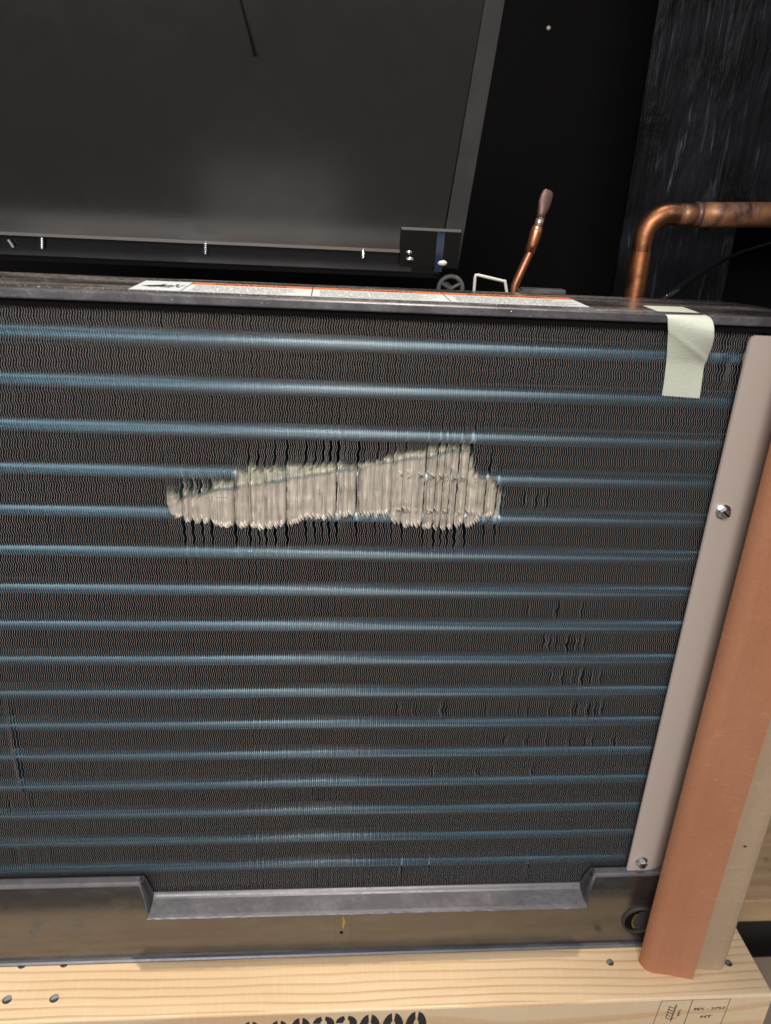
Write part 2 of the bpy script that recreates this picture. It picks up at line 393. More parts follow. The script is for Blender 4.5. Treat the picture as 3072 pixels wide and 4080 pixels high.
for row_y, xs_ in ((2562,(2168,2190,2212,2262,2290,2330)), (2700,(2195,2240,2285,2318,2352,2395)), (2828,(1585,1650,1760,1770,1940,2062,2190,2282,2300,2340,2372,2398)),
                  (2952,(2010,2095,2180,2265,2330,2362,2440)), (3080,(1720,1900,2120)), (2435,(2100,2215,2320)), (1995,(2090,2130,2175))):
    for k, xx in enumerate(xs_): dent(xx, row_y+(k*7)%11-5, 5.0+(k*5)%4, -0.95 if (k*3)%4 else 0.9, 0.85)
def near_dents(x): return [d for d in dents if abs(d[0]-x) < d[4]*2.2]

def clump(i, x):
    """fins stuck together in clumps of about five: sideways pull and clump index"""
    k = x/ (PITCHX*5.0) + 0.5*math.sin(x*0.21) + 0.35*math.sin(x*0.083+1)
    f = k - math.floor(k)
    return -(f-0.5)*PITCHX*5.0*0.37*(0.25+0.75*hash1(math.floor(k), 17)), math.floor(k), f

def fin_mesh(i, x, damaged, dl):
    """one corrugated foil, built round its own X; returns mesh"""
    if damaged:
        zt, zb = d_top(x), d_bot(x)
        pull, ci, f = clump(i, x)
        jag = (hash1(ci, 3)-0.5)*3.0
        spike = (1-f)                                  # left fins of a clump reach higher: saw-tooth outline
        left = 1-sstep((x-XD0-5)/48)
        zt = zt + jag*0.5 + (spike-0.5)*(2.5+9.0*left) + (hash1(i,5)-0.5)*1.6
        zb = zb + (hash1(i,6)-0.5)*1.8 + (hash1(ci,8)-0.5)*1.6 - (1-f)*1.3
        _p, _q = on_y(700, 1985, 0), on_y(1840, 1800, 0); zck = (_q.z-_p.z)/(_q.x-_p.x); zc0 = _p.z - zck*_p.x
        base_ang = 1.27 - 0.16*hash1(i,1)**2 - (0.12*hash1(ci,12)*left)
        hz = max(1.9, HINGE*(0.92+0.16*hash1(i,2)))
        rows = sorted(set([round(z,3) for z in kz] + [round(zb-14+0.55*k,3) for k in range(int((zt-zb+30)/0.55))]), reverse=True)
        rows = [z for z in rows if ZB <= z <= ZT]
        ss = [s*hz/HINGE for s in SCOL]
    else:
        rows = kz if not dl else sorted(set([round(z,3) for z in kz] + [round(d[1]+d[2]*t/5.0,3) for d in dl for t in range(-6,7) if ZB < d[1]+d[2]*t/5.0 < ZT]), reverse=True)
        ss = [0.0, 2.7]; hz = 2.7
    plus, minus, info = [], [], []
    for z in rows:
        ph = 0.0; shift = 0.0; wv = wave(z); crk = 0.0
        if damaged:
            b = sstep((zt-z)/(3.2+2.2*left))*sstep((z-zb)/3.4)
            hole = 0.0
            if x > on_y(1590,1950,0).x and x < on_y(1905,1950,0).x:
                g1 = math.exp(-((z-hole1(x))/1.9)**2) * (1 if hash1(i,21) > 0.6 else 0.0)
                g2 = math.exp(-((z-hole2(x))/1.4)**2) * (1 if hash1(i,22) > 0.5 else 0.0)
                hole = max(0.9*g1, 0.9*g2)
            b *= 1-0.22*max(0, noise.noise(Vector((ci*3.1, z*0.13, 0)))) 
            crease = zc0 + zck*x + 1.6*noise.noise(Vector((x*0.09, 4, 0)))
            mid = min(1.0, max(0.0, min((crease-z)/3.0+0.25, (z-zb)/4.5)))
            if left < 0.3: mid = min(1.0, max(0.0, min((zt-z)/2.0, (z-zb)/3.0)))
            strong = 0.35 + 0.65*hash1(ci, 41)
            reach_lim = 0.15 + f*5.0*PITCHX + (1.35 - 1.1*strong*(1-mid*(0.55+0.45*hash1(ci, 44))))*1.0
            reach_lim -= left*3.4*strong*sstep((z-crease+1.5)/8.0) + (0.3+0.7*left)*3.0*strong*sstep((zb+5.5-z)/6.0)
            reach_lim = max(0.0, reach_lim)*(1-hole)+0.25*hole
            ang = min(base_ang, math.asin(min(1.0, reach_lim/hz)))
            ang *= 1 - 0.22*math.exp(-((z-crease)/1.1)**2)
            ph = ang*b + 0.22*b*noise.noise(Vector((x*1.3, z*0.16, 3))) + (0.26*b*noise.noise(Vector((ci*2.7, z*0.22, 7))))
            dist = max(0.0, z-zt, zb-z)
            fall = math.exp(-(dist/ (5.0+9.0*hash1(ci,18) if z > zt else 7.0+18.0*(0.25+0.75*left)*hash1(ci,19)))**2)
            shift = pull*fall - 0.55*fall*(1-b)*math.exp(-(dist/7)**2)
            if 0.02 < b < 0.98: shift += 0.25*noise.noise(Vector((x*2, z*0.6, 9)))
            wv *= 1-0.75*b
            info.append(b)
        else: info.append(0.0)
        for (dx_, dz_, hh, push, reach) in dl:
            shift += push*math.exp(-((z-dz_)/hh)**2*2.0)*math.exp(-((x-dx_)/reach)**2)
        shift += 0.05*math.sin(z*0.06+i*2.1)*hash1(i, 9)
        rp, rm = [], []
        # unbent root
        for y_ in (DEPTH,):
            rp.append((wv+TH/2+shift*0.2, y_, z)); rm.append((wv-TH/2+shift*0.2, y_, z))
        px_, py_ = wv + shift*0.6, hz
        rp.append((px_+TH/2, py_, z)); rm.append((px_-TH/2, py_, z))
        for a, b2 in zip(ss, ss[1:]):
            t = (b2)/hz
            an = ph*min(1.0, 0.35+t*1.4) if damaged else 0.0
            L = b2-a
            px_ += -math.sin(an)*L + shift*0.4*L/hz; py_ -= math.cos(an)*L
            hx, hy = math.cos(an)*TH*0.42, -math.sin(an)*TH*0.42
            rp.append((px_+hx, py_+hy, z)); rm.append((px_-hx, py_-hy, z))
        plus.append(rp); minus.append(rm)
    nc, nr = len(plus[0]), len(rows)
    verts = [p for r_ in plus for p in r_] + [p for r_ in minus for p in r_]
    off = nc*nr; faces = []; mi = []
    for r_ in range(nr-1):
        bb = 0.5*(info[r_]+info[r_+1])
        for c_ in range(nc-1):
            a = r_*nc+c_; b_ = a+1; c2 = b_+nc; d_ = a+nc
            faces.append((a, d_, c2, b_)); faces.append((off+a, off+b_, off+c2, off+d_))
            k_ = 2 if bb > 0.25 else 0
            mi += [k_, k_]
        a = r_*nc+nc-1; d_ = a+nc
        faces.append((a, d_, off+d_, off+a)); mi.append(1)
    me = bpy.data.meshes.new('cooling_fin')
    me.from_pydata([(p[0]*S, p[1]*S, p[2]*S) for p in verts], [], faces)
    for x_ in (m_foil, m_edge, m_scuff): me.materials.append(x_)
    me.polygons.foreach_set('material_index', mi)
    if damaged:
        me.polygons.foreach_set('use_smooth', [k_ == 2 for k_ in mi])
    return me
shared = [fin_mesh(1000+k, 500.0, False, []) for k in range(6)]
rest_v, rest_f, rest_m = [], [], []
for i in range(356):
    x = 197.0 - PITCHX*i
    damaged = XD0 <= x <= XD1
    dl = near_dents(x)
    if i < 300:
        me = fin_mesh(i, x, True, dl) if damaged else (fin_mesh(i, x, False, dl) if dl else shared[i % 6])
        o = link('cooling_fin', me, coil); o.location.x = (x + (hash1(i, 30)-0.5)*0.14 + 0.16*noise.noise(Vector((x*0.11, 0, 0))))*S
    else:
        me = fin_mesh(i, x, False, dl); k0 = len(rest_v)
        rest_v += [(v.co.x + x*S, v.co.y, v.co.z) for v in me.vertices]
        rest_f += [tuple(k0+q for q in p.vertices) for p in me.polygons]; rest_m += [p.material_index for p in me.polygons]
        bpy.data.meshes.remove(me)
me = bpy.data.meshes.new('outer_cooling_fins'); me.from_pydata(rest_v, [], rest_f)
for x_ in (m_foil, m_edge, m_scuff): me.materials.append(x_)
me.polygons.foreach_set('material_index', rest_m)
o = link('outer_cooling_fins', me, coil); o['kind'] = 'stuff'

# tubes with their collars behind the fin edges
bm = bmesh.new(); cx_ = [197.0-0.56*k for k in range(720)][::-1]
tube(bm, [(x_, 8.6, 0) for x_ in cx_], [3.95 if (719-k) % 2 == 0 else 3.62 for k in range(720)], 16)
t0 = mesh_obj('refrigerant_tube', bm, m_tube, coil, smooth=True, loc=(0, 0, -21))
for k in range(2, 17):
    t_ = t0.copy(); col.objects.link(t_); t_.parent = coil; t_.location = Vector((0, 0, -21.0*k))*S
bm = bmesh.new(); box(bm, (-206, 26, -350), (200, 28, -8))
mesh_obj('dark_backing_sheet', bm, m_black, coil)  # black sheet added behind the fins so the gaps between them stay dark
bm = bmesh.new(); box(bm, (198.6, 0.5, -350), (200, 26, -6.5))
mesh_obj('end_sheet', bm, m_black_gloss, coil)

# top cap
bm = bmesh.new()
prof = [(-2.6,-7.6),(-3.2,-7.6),(-3.2,-5.4),(-4.2,-5.0),(-5.4,-4.6),(-5.7,-4.1),(-5.5,-1.3),(-5.0,-0.75),(-4.4,-0.6),(-3.2,-0.25),
        (0,-0.1),(44,-0.1),(46.5,-0.3),(48,-0.9),(57,-1.0),(58.2,-1.4),(58.2,-9),(56,-9),(56,-2.6),(-2.6,-2.6)]
mi = [2,2,2,2,1,1,1,1,0,0,0,0,0,0,0,0,2,2,2,2]
A = [V(bm, (-215, y, z)) for y, z in prof]; B = [V(bm, (205, y, z)) for y, z in prof]
C2 = [V(bm, (216-(3 if y < 0 else 0), y+ (4 if y < 0 else -10 if y > 40 else 0), z-0.5)) for y, z in prof]
for L0, L1 in ((A, B), (B, C2)):
    for k in range(len(prof)):
        f = bm.faces.new((L0[k], L0[(k+1) % len(prof)], L1[(k+1) % len(prof)], L1[k])); f.material_index = mi[k]
bm.faces.new(A); bm.faces.new(C2[::-1])
mesh_obj('top_cap', bm, [m_cap, m_lip, m_black], coil)
# grains of dust on the cap
bm = bmesh.new()
for k in range(1500):
    x = -200 + 330*(rnd.random()**1.5); 
    if rnd.random() < 0.62: y = -4.0+abs(rnd.gauss(0, 3.6)); z = -0.05
    elif rnd.random() < 0.75: y = -5.75; z = rnd.uniform(-4.0, -1.3)
    else: x = rnd.uniform(-200, 200); y = rnd.uniform(-4, 55); z = -0.05 if y < 44 else -0.95
    if y > 44: z = -0.95
    r_ = rnd.uniform(0.07, 0.20)
    p = Vector((x, y, z)); q = [Vector((rnd.uniform(-1,1), rnd.uniform(-1,1), rnd.uniform(-1,1))).normalized()*r_ for _ in range(4)]
    vs = [V(bm, p+d) for d in q]
    for a, b_, c_ in ((0,1,2),(0,2,3),(0,3,1),(1,3,2)): bm.faces.new((vs[a], vs[b_], vs[c_]))
o = mesh_obj('dust_grains', bm, m_dust, coil); o['kind'] = 'stuff'

# warning label on the cap
bm = bmesh.new()
LX, LY0, LY1 = [-84.2, -62.5, -7.1, 53.9, 116.3], 1.6, 34.8
box(bm, (LX[0], LY0, -0.08), (LX[-1], LY1, 0.05))
lab = mesh_obj('warning_label', bm, m_label, coil)
bm = bmesh.new(); box(bm, (LX[1]+0.2, 26.3, 0.051), (LX[-1]-0.2, LY1-0.3, 0.07)); mesh_obj('orange_stripe', bm, m_labelorange, lab)
bm = bmesh.new()
for x in LX[1:4]: box(bm, (x-0.22, LY0, 0.055), (x+0.22, LY1, 0.085))
mesh_obj('dividing_line', bm, m_ink, lab)
words = [["WARNING", "Moving parts can cause personal injury.", "Disconnect all electrical power before", "servicing unit. Keep hands clear of fan.", "Failure to follow this warning could", "result in personal injury or death."],
         ["AVERTISSEMENT", "Les pieces en mouvement peuvent causer des", "blessures. Couper toute alimentation", "electrique avant l'entretien de l'appareil.", "Garder les mains loin du ventilateur.", "Le non-respect de cet avertissement peut", "entrainer des blessures ou la mort."],
         ["ADVERTENCIA", "Las partes en movimiento pueden causar", "lesiones. Desconecte toda la energia", "electrica antes de dar servicio a la unidad.", "Mantenga las manos lejos del ventilador.", "El incumplimiento de esta advertencia puede", "causar lesiones personales o la muerte."]]
bm = bmesh.new()
for k, ws in enumerate(words):
    x0, x1 = LX[k+1], LX[k+2]; W_ = x1-x0
    add_text(bm, ws[0], (x0+W_*0.18, 28.2, 0.085), (1,0,0), (0,1,0), width=W_*0.6, height=4.6, bold=0.02)
    nn = len(ws)-1; step = 22.0/nn
    for j, s_ in enumerate(ws[1:]):
        add_text(bm, s_, (x0+W_*0.06, 25.0-step*(j+0.85), 0.065), (1,0,0), (0,1,0), width=W_*min(0.88, 0.0205*len(s_)), height=step*0.55, bold=0.022)
mesh_obj('label_text', bm, m_ink, lab)
bm = bmesh.new()       # hand reaching into a fan
def poly(bm, pts, z=0.07, mi=0):
    f = bm.faces.new([V(bm, (x, y, z)) for x, y in pts]); f.material_index = mi
cx, cy = LX[0], LY0
poly(bm, [(cx+2.0,cy+14),(cx+7,cy+18),(cx+10,cy+19.5),(cx+13,cy+16),(cx+11,cy+12),(cx+7,cy+9.5)])
poly(bm, [(cx+9.2,cy+19),(cx+10.6,cy+22),(cx+12,cy+22),(cx+11.3,cy+18)])
for k in range(4): poly(bm, [(cx+10.5,cy+10.5+k*1.9),(cx+15.2,cy+9.2+k*2.2),(cx+15.4,cy+10.2+k*2.2),(cx+10.7,cy+11.9+k*1.9)])
for k in range(5):
    a = k*2*math.pi/5+0.4; c_, s_ = math.cos(a), math.sin(a); ox, oy = cx+16.6, cy+16.5
    P2 = lambda u, v: (ox+(u*c_-v*s_)*0.62, oy+u*s_+v*c_)
    poly(bm, [P2(0.8,-0.4), P2(4.5,-1.9), P2(7.4,-0.6), P2(5.0,0.9), P2(0.8,0.5)], 0.075)
mesh_obj('hand_and_fan_symbol', bm, m_ink, lab)

# beige side plate with its two screws and the grey tab behind
bm = bmesh.new()
R = 2.0
bm.free(); bm = bmesh.new()
prof_p = [(188.7, -4.6), (188.7, -6.0), (189.1, -6.4), (199.5, -6.4)] + [(199.5+25*math.sin(t), -6.4+25*(1-math.cos(t))) for t in [math.radians(6*k) for k in range(1, 14)]]
prof_b = [(x, y+1.8) for x, y in prof_p[::-1][:-3]]
zz = [(-341.2, 0), (-340.8, 0.35), (-11.5, 0), (-9.6, 0.6), (-8.6, 2.2)]
rg = []
for z, ins in zz:
    rg.append([V(bm, (max(x, 188.7+ins)+0.0015*(z+341), y, z)) for x, y in prof_p+prof_b])
for A_, B_ in zip(rg, rg[1:]):
    for k in range(len(A_)): bm.faces.new((A_[k], A_[(k+1) % len(A_)], B_[(k+1) % len(A_)], B_[k]))
bm.faces.new(rg[0]); bm.faces.new(rg[-1][::-1])
plate = mesh_obj('side_plate', bm, m_beige, coil, smooth=True); plate.data.set_sharp_from_angle(angle=math.radians(35)); plate['label'] = 'beige painted side plate screwed along the edge of the coil'
def screw(c, parent, tilt=0.0, slot=0.6):
    bm = bmesh.new()
    def ring(r, y, n_, ph=0): return [V(bm, (r*math.cos(ph+2*math.pi*k/n_), y, r*math.sin(ph+2*math.pi*k/n_))) for k in range(n_)]
    w0, w1, w2 = ring(3.9, 0, 24), ring(3.9, -0.5, 24), ring(3.0, -1.0, 24)
    for A_, B_ in ((w0, w1), (w1, w2)):
        for k in range(24): bm.faces.new((A_[k], A_[(k+1)%24], B_[(k+1)%24], B_[k]))
    bm.faces.new(w2); bm.faces.new(w0[::-1])
    h0, h1, h2 = ring(3.0, -0.95, 6, 0.3), ring(3.0, -3.0, 6, 0.3), ring(2.5, -3.5, 6, 0.3)
    for A_, B_ in ((h0, h1), (h1, h2)):
        for k in range(6): bm.faces.new((A_[k], A_[(k+1)%6], B_[(k+1)%6], B_[k]))
    bm.faces.new(h2)
    o = mesh_obj('screw', bm, m_zinc, parent, loc=c)
    bm = bmesh.new(); box(bm, (-2.3,-3.62,-0.38), (2.3,-3.5,0.38)); s_ = mesh_obj('screw_slot', bm, m_black, parent, loc=c)
    for q in (o, s_): q.rotation_euler = (tilt, slot, tilt)
    return o
p = on_y(2880, 2038, -6.4); screw((p.x, -6.4, p.z), plate, 0.0, 0.7)
p = on_y(2554, 3432, -6.4); screw((p.x, -6.4, p.z), plate, 0.18, 1.2)
bm = bmesh.new()
tb = [on_y(x, y, -2.4) for x, y in [(3000,1380),(2978,1390),(2962,1410),(2956,1430),(2957,1455),(2951,1490),(2944,1520),(2946,1545),(2990,1560)]]
f = bm.faces.new([V(bm, p) for p in tb]); r_ = bmesh.ops.extrude_face_region(bm, geom=[f])
for v in [g for g in r_['geom'] if isinstance(g, bmesh.types.BMVert)]: v.co.y -= 1.6*S
mesh_obj('grey_tab', bm, m_kraft, coil)

# ================================================================== DRAIN PAN
pan = thing('drain_pan', 'glossy black drain pan with grey ledge holding the coil, standing on the pine board', 'drain pan')
YF = -8.0
ledge_y = -16.6
zL = -350.2
XL, XR = -98.0, 163.0            # where the ledge is cut down
bm = bmesh.new()                  # front face: one sheet with a raised part each side
box(bm, (-235, YF, ZW+1.6), (XL-3.0, YF+2.0, -332.2))
box(bm, (XR+3.0, YF, ZW+1.6), (232, YF+2.0, -333.6))
box(bm, (XL-3.0, YF, ZW+1.6), (XR+3.0, YF+2.0, zL-1.5))
mesh_obj('front_face', bm, m_pan, pan)
def rimtube(name, pts, rad, m):
    bm = bmesh.new(); tube(bm, pts, rad, 12); return mesh_obj(name, bm, m, pan, smooth=True)
def raised_rim(x0, x1, z):
    bm = bmesh.new()
    prism(bm, [(YF-0.9, z-1.9), (YF-1.3, z-0.8), (YF-0.8, z+0.1), (YF+0.3, z+0.5), (YF+3.4, z+0.7), (YF+4.6, z+0.3), (YF+4.9, z-1.0), (YF+2.1, z-0.6), (YF+2.1, z-1.9)], x0, x1)
    return mesh_obj('rolled_rim', bm, m_ledge, pan, smooth=False)
raised_rim(-235, XL-5.5, -332.2); raised_rim(XR+5.5, 232, -333.6)
# step: the rim curls down from the raised side to the ledge
def step(sx, xe, ztop):
    bm = bmesh.new(); prof = []
    n_ = 9
    rows = []
    for k in range(n_+1):
        t = k/n_
        x = xe - sx*5.5 + sx*(6.5*sstep(t*1.2)*0.85)
        z = ztop + 0.5 - (ztop+0.5-zL)*sstep(max(0, t*1.12-0.12))
        yf = YF-1.0 + (ledge_y-YF+1.0)*sstep(t)
        yb = YF+4.8 + (6-4.8)*t
        rows.append((x, z, yf, yb))
    G = [[V(bm, (x-sx*0.6, yf+0.3, z-1.4)), V(bm, (x, yf, z)), V(bm, (x+sx*0.5, (yf+yb)/2, z-0.15)), V(bm, (x+sx*0.6, yb, z))] for x, z, yf, yb in rows]
    for a, b_ in zip(G, G[1:]):
        for k in range(3): bm.faces.new((a[k], a[k+1], b_[k+1], b_[k]))
    r_ = bmesh.ops.solidify(bm, geom=bm.faces[:], thickness=0.8*S)
    return mesh_obj('corner_step', bm, m_ledge, pan, smooth=True)
step(1, XL, -332.2); step(-1, XR, -333.6)
# ledge: rounded rear bead, flat shelf, ragged lower edge
bm = bmesh.new()
xs = [XL-0.5 + (XR-XL+1.0)*k/90 for k in range(91)]
secs = []
for k, x in enumerate(xs):
    j = 0.22*noise.noise(Vector((x*0.35, 0, 0))) + (0.45 if rnd.random() < 0.06 else 0)
    prof = [(-0.4, zL+1.9), (-1.4, zL+2.25), (-2.6, zL+1.9), (-3.4, zL+1.0), (-4.6, zL+0.65), (ledge_y+2.0, zL-0.55), (ledge_y+0.4, zL-0.85), (ledge_y-0.1-j, zL-1.5), (ledge_y+0.5, zL-2.3-j), (ledge_y+1.6, zL-2.2), (-4.6, zL-1.4), (-0.4, zL-0.6)]
    secs.append([V(bm, (x, y, z)) for y, z in prof])
for A_, B_ in zip(secs, secs[1:]):
    for k in range(len(A_)): bm.faces.new((A_[k], A_[(k+1) % len(A_)], B_[(k+1) % len(A_)], B_[k]))
bm.faces.new(secs[0]); bm.faces.new(secs[-1][::-1])
mesh_obj('ledge', bm, m_ledge, pan, smooth=False)
bm = bmesh.new(); prism(bm, [(YF-2.4, ZW+0.2), (YF-2.6, ZW+1.2), (YF-1.6, ZW+2.0), (YF, ZW+2.2), (YF+2.0, ZW+2.2), (YF+2.0, ZW+0.2)], -235, 232)
mesh_obj('base_flange', bm, m_ledge, pan)
bm = bmesh.new(); box(bm, (-232, YF+2.1, ZW+0.3), (229, 45, ZW+2.0)); box(bm, (-232, 45, ZW+0.3), (229, 47, -345)); box(bm, (-235, YF+2.1, ZW+0.3), (-233, 47, -345)); box(bm, (229.5, YF+2.1, ZW+0.3), (231.5, 47, -345))
mesh_obj('pan_tray', bm, m_black_gloss, pan)
# embossed pad with drain hole and a yellow paint mark
bm = bmesh.new()
p = on_y(1366, 3700, YF); box(bm, (p.x-4.8, YF-0.35, -386), (p.x+4.8, YF+0.1, zL-4), bev=0.25); mesh_obj('embossed_pad', bm, m_pan, pan)
def disc_y(bm, c, rx, rz, y, n_=20, depth=0.15):
    a = [V(bm, (c[0]+rx*math.cos(2*math.pi*k/n_), y, c[1]+rz*math.sin(2*math.pi*k/n_))) for k in range(n_)]
    b = [V(bm, (c[0]+rx*math.cos(2*math.pi*k/n_), y+depth, c[1]+rz*math.sin(2*math.pi*k/n_))) for k in range(n_)]
    bm.faces.new(a)
    for k in range(n_): bm.faces.new((a[k], a[(k+1)%n_], b[(k+1)%n_], b[k]))
p = on_y(1360, 3713, YF); bm = bmesh.new(); disc_y(bm, (p.x, p.z), 1.15, 1.1, YF-0.42); mesh_obj('small_hole', bm, m_black, pan)
p = on_y(1368, 3672, YF); bm = bmesh.new()
f = [V(bm, (p.x+a, YF-0.42, p.z+b)) for a, b in [(-0.5,-5.2),(0.3,-5.6),(0.5,-3.4),(1.1,-1.5),(0.9,1.5),(0.1,5.0),(-0.5,4.6),(-0.3,1.0),(-0.7,-2.6)]]
bm.faces.new(f); mesh_obj('yellow_paint_mark', bm, m_yellow, pan)
# drain outlet with thread
p = on_y(2528, 3668, YF)
bm = bmesh.new()
def ringwall(bm, c, r0, r1, y0, y1, n_=40, mi=0):
    q = [[V(bm, (c[0]+r*math.cos(2*math.pi*k/n_), y, c[1]+r*math.sin(2*math.pi*k/n_))) for k in range(n_)] for r, y in ((r0, y0), (r1, y1))]
    for k in range(n_): bm.faces.new((q[0][k], q[0][(k+1)%n_], q[1][(k+1)%n_], q[1][k])).material_index = mi
OC = (p.x+2.5, p.z+1.0)
ringwall(bm, OC, 11.2, 10.6, YF-0.1, YF-1.6); ringwall(bm, OC, 10.6, 9.6, YF-1.6, YF-1.5); ringwall(bm, OC, 9.6, 9.2, YF-1.5, YF-0.1)
mesh_obj('drain_collar', bm, m_rubber, pan, smooth=True)
bm = bmesh.new(); disc_y(bm, OC, 9.5, 9.5, YF-0.12, 36, 0.08); mesh_obj('drain_opening', bm, m_black, pan)
bm = bmesh.new(); disc_y(bm, (OC[0]+3.0, OC[1]-0.5), 6.6, 8.2, YF-0.9, 32, 0.75); mesh_obj('drain_plug', bm, m_rubber, pan)
bm = bmesh.new()
for k in range(11):
    a = math.radians(140+k*8.5); q = Vector((OC[0]+3.0+7.2*math.cos(a), YF-0.95, OC[1]-0.5+8.6*math.sin(a)))
    box(bm, (q.x-0.42, YF-1.0, q.z-0.17), (q.x+0.42, YF-0.5, q.z+0.17))
mesh_obj('thread_ridges', bm, m_yellow, pan)

# ================================================================== PINE BOARD
board = thing('pine_board', 'pale pine board with stencilled digits and a stamp on its edge, under the drain pan', 'board')
YB, ZBOT = -44.4, -434.0
bm = bmesh.new()
XE = 277.3
outl = [(YB, ZW-1.2), (YB+0.35, ZW-0.35), (YB+1.3, ZW), (60, ZW), (60, ZBOT), (YB, ZBOT)]
prism(bm, outl, -330, XE, mi=[1,1,0,1,1,1])
ob = mesh_obj('plank', bm, [m_pine_top, m_pine_side], board)
def nail(px, py, r=2.0, sink=0.2, tilt=(0.25, 0.1)):
    c = on_z(px, py, ZW); bm = bmesh.new()
    n_ = 18
    a = [V(bm, (r*1.15*math.cos(2*math.pi*k/n_), r*1.1*math.sin(2*math.pi*k/n_), 0.03)) for k in range(n_)]
    bm.faces.new(a)
    h = mesh_obj('nail_hole', bm, m_rubber, board, loc=(c.x, c.y, ZW))
    bm = bmesh.new()
    a = [V(bm, (r*math.cos(2*math.pi*k/n_), r*math.sin(2*math.pi*k/n_), 0.0)) for k in range(n_)]
    b = [V(bm, (r*math.cos(2*math.pi*k/n_), r*math.sin(2*math.pi*k/n_), 0.18)) for k in range(n_)]
    d = [V(bm, (r*0.8*math.cos(2*math.pi*k/n_), r*0.8*math.sin(2*math.pi*k/n_), 0.26)) for k in range(n_)]
    for A_, B_ in ((a, b), (b, d)):
        for k in range(n_): bm.faces.new((A_[k], A_[(k+1)%n_], B_[(k+1)%n_], B_[k]))
    bm.faces.new(d)
    o = mesh_obj('nail_head', bm, m_nail, board, loc=(c.x+0.3, c.y+0.3, ZW-0.15)); o.rotation_euler = (tilt[0]*0.6, tilt[1]*0.6, 0)
for q in ((28, 3984, 2.3), (216, 3979, 2.3), (88, 3846, 2.1), (256, 3841, 2.1), (2431, 3835, 2.0), (2903, 3838, 2.0)): nail(*q)
# stencil digits on the front edge, only their tops are in the photograph
bm = bmesh.new()
yS = YB-0.06
def ring_piece(bm, cx, cz, rx, rz, tx, tz, a0, a1, n_=14):
    A_, B_ = [], []
    for k in range(n_+1):
        a = math.radians(a0+(a1-a0)*k/n_)
        A_.append(V(bm, (cx+rx*math.cos(a), yS, cz+rz*math.sin(a))))
        B_.append(V(bm, (cx+(rx-tx)*math.cos(a), yS, cz+(rz-tz)*math.sin(a))))
    for k in range(n_): bm.faces.new((A_[k], A_[k+1], B_[k+1], B_[k]))
def zero(cx, top, h=26, w_=12.0):
    cz = top-h/2
    ring_piece(bm, cx-0.3, cz, w_/2, h/2, 4.7, 7.0, 97, 263); ring_piece(bm, cx+0.3, cz, w_/2, h/2, 4.7, 7.0, -83, 83)
def three(cx, top, h=26, w_=11.6):
    r2 = h/4
    ring_piece(bm, cx+0.5, top-r2, w_/2, r2, 4.4, 3.4, -80, 84); ring_piece(bm, cx-0.5, top-r2, w_/2, r2, 4.4, 3.6, 100, 178)
    ring_piece(bm, cx+0.5, top-3*r2, w_/2, r2, 3.0, 2.6, -84, 80); ring_piece(bm, cx-0.5, top-3*r2, w_/2, r2, 3.4, 2.8, 182, 260)
def five(cx, top, h=26, w_=9.6):
    box(bm, (cx-w_/2, yS, top-h*0.45), (cx-w_/2+3, yS+0.05, top)); box(bm, (cx-w_/2+3.9, yS, top-3), (cx+w_/2, yS+0.05, top))
    ring_piece(bm, cx+0.3, top-h*0.7, w_/2, h*0.3, 3.0, 2.8, -84, 95)
tops = [(1000,4070,'0'),(1112,4066,'0'),(1199,4055,'0'),(1290,4050,'3'),(1381,4047,'3'),(1475,4042,'0'),(1569,4036,'0'),(1662,4030,'0')]
for px, py, ch in tops:
    p = on_y(px, py, YB)
    {'0': zero, '3': three, '5': five}[ch](p.x, p.z)
mesh_obj('stencilled_digits', bm, m_stencil, board)
# stamp: frame, wheat-ear mark, letters
bm = bmesh.new()
def W(px, py): q = on_y(px, py, YB); q.y = YB-0.06; return q
def stroke(bm, a, b, w_=0.5):
    a, b = W(*a), W(*b); d = (b-a).normalized(); n_ = Vector((-d.z, 0, d.x))*w_/2
    bm.faces.new([V(bm, a+n_), V(bm, b+n_), V(bm, b-n_), V(bm, a-n_)])
for a, b, w_ in (((2637,3988),(2760,3984),0.35), ((2760,3984),(2911,3979),0.35), ((2637,3988),(2580,4140),0.42), ((2760,3984),(2703,4140),0.5), ((2911,3979),(2848,4140),0.42), ((2580,4140),(2848,4140),0.42)):
    stroke(bm, a, b, w_)
mesh_obj('stamp_frame', bm, m_stamp, board)
bm = bmesh.new()
Z7 = lambda x, y: (2500+x/2.913, 3750+y/2.913)
stroke(bm, Z7(572,735), Z7(497,930), 0.8); stroke(bm, Z7(492,752), Z7(442,886), 0.55)
for k in range(5):
    t = k/4.0
    a = (492-50*t, 755+132*t); b = (560-48*t, 770+122*t)
    mid = ((a[0]+b[0])/2, (a[1]+b[1])/2+14)
    stroke(bm, Z7(*a), Z7(*mid), 0.55); stroke(bm, Z7(*mid), Z7(*b), 0.55)
stroke(bm, Z7(505,905), Z7(575,882), 0.35)
mesh_obj('wheat_mark', bm, m_stamp, board)
bm = bmesh.new()
ex = (W(2890,4013)-W(2763,4018)).normalized()
e_up = (W(2637,3988)-W(2610,4060)).normalized()
add_text(bm, "MX - 2757", W(*Z7(768,800)), ex, e_up, width=(W(*Z7(1130,790))-W(*Z7(768,790))).length, height=2.1, bold=0.03)
add_text(bm, "HT", W(*Z7(842,890)), ex, e_up, width=(W(*Z7(972,890))-W(*Z7(842,890))).length, height=2.4, bold=0.035)
add_text(bm, "IPPC", W(*Z7(598,868)), e_up, -ex, width=6.4, height=1.5, bold=0.04)
mesh_obj('stamp_letters', bm, m_stamp, board)

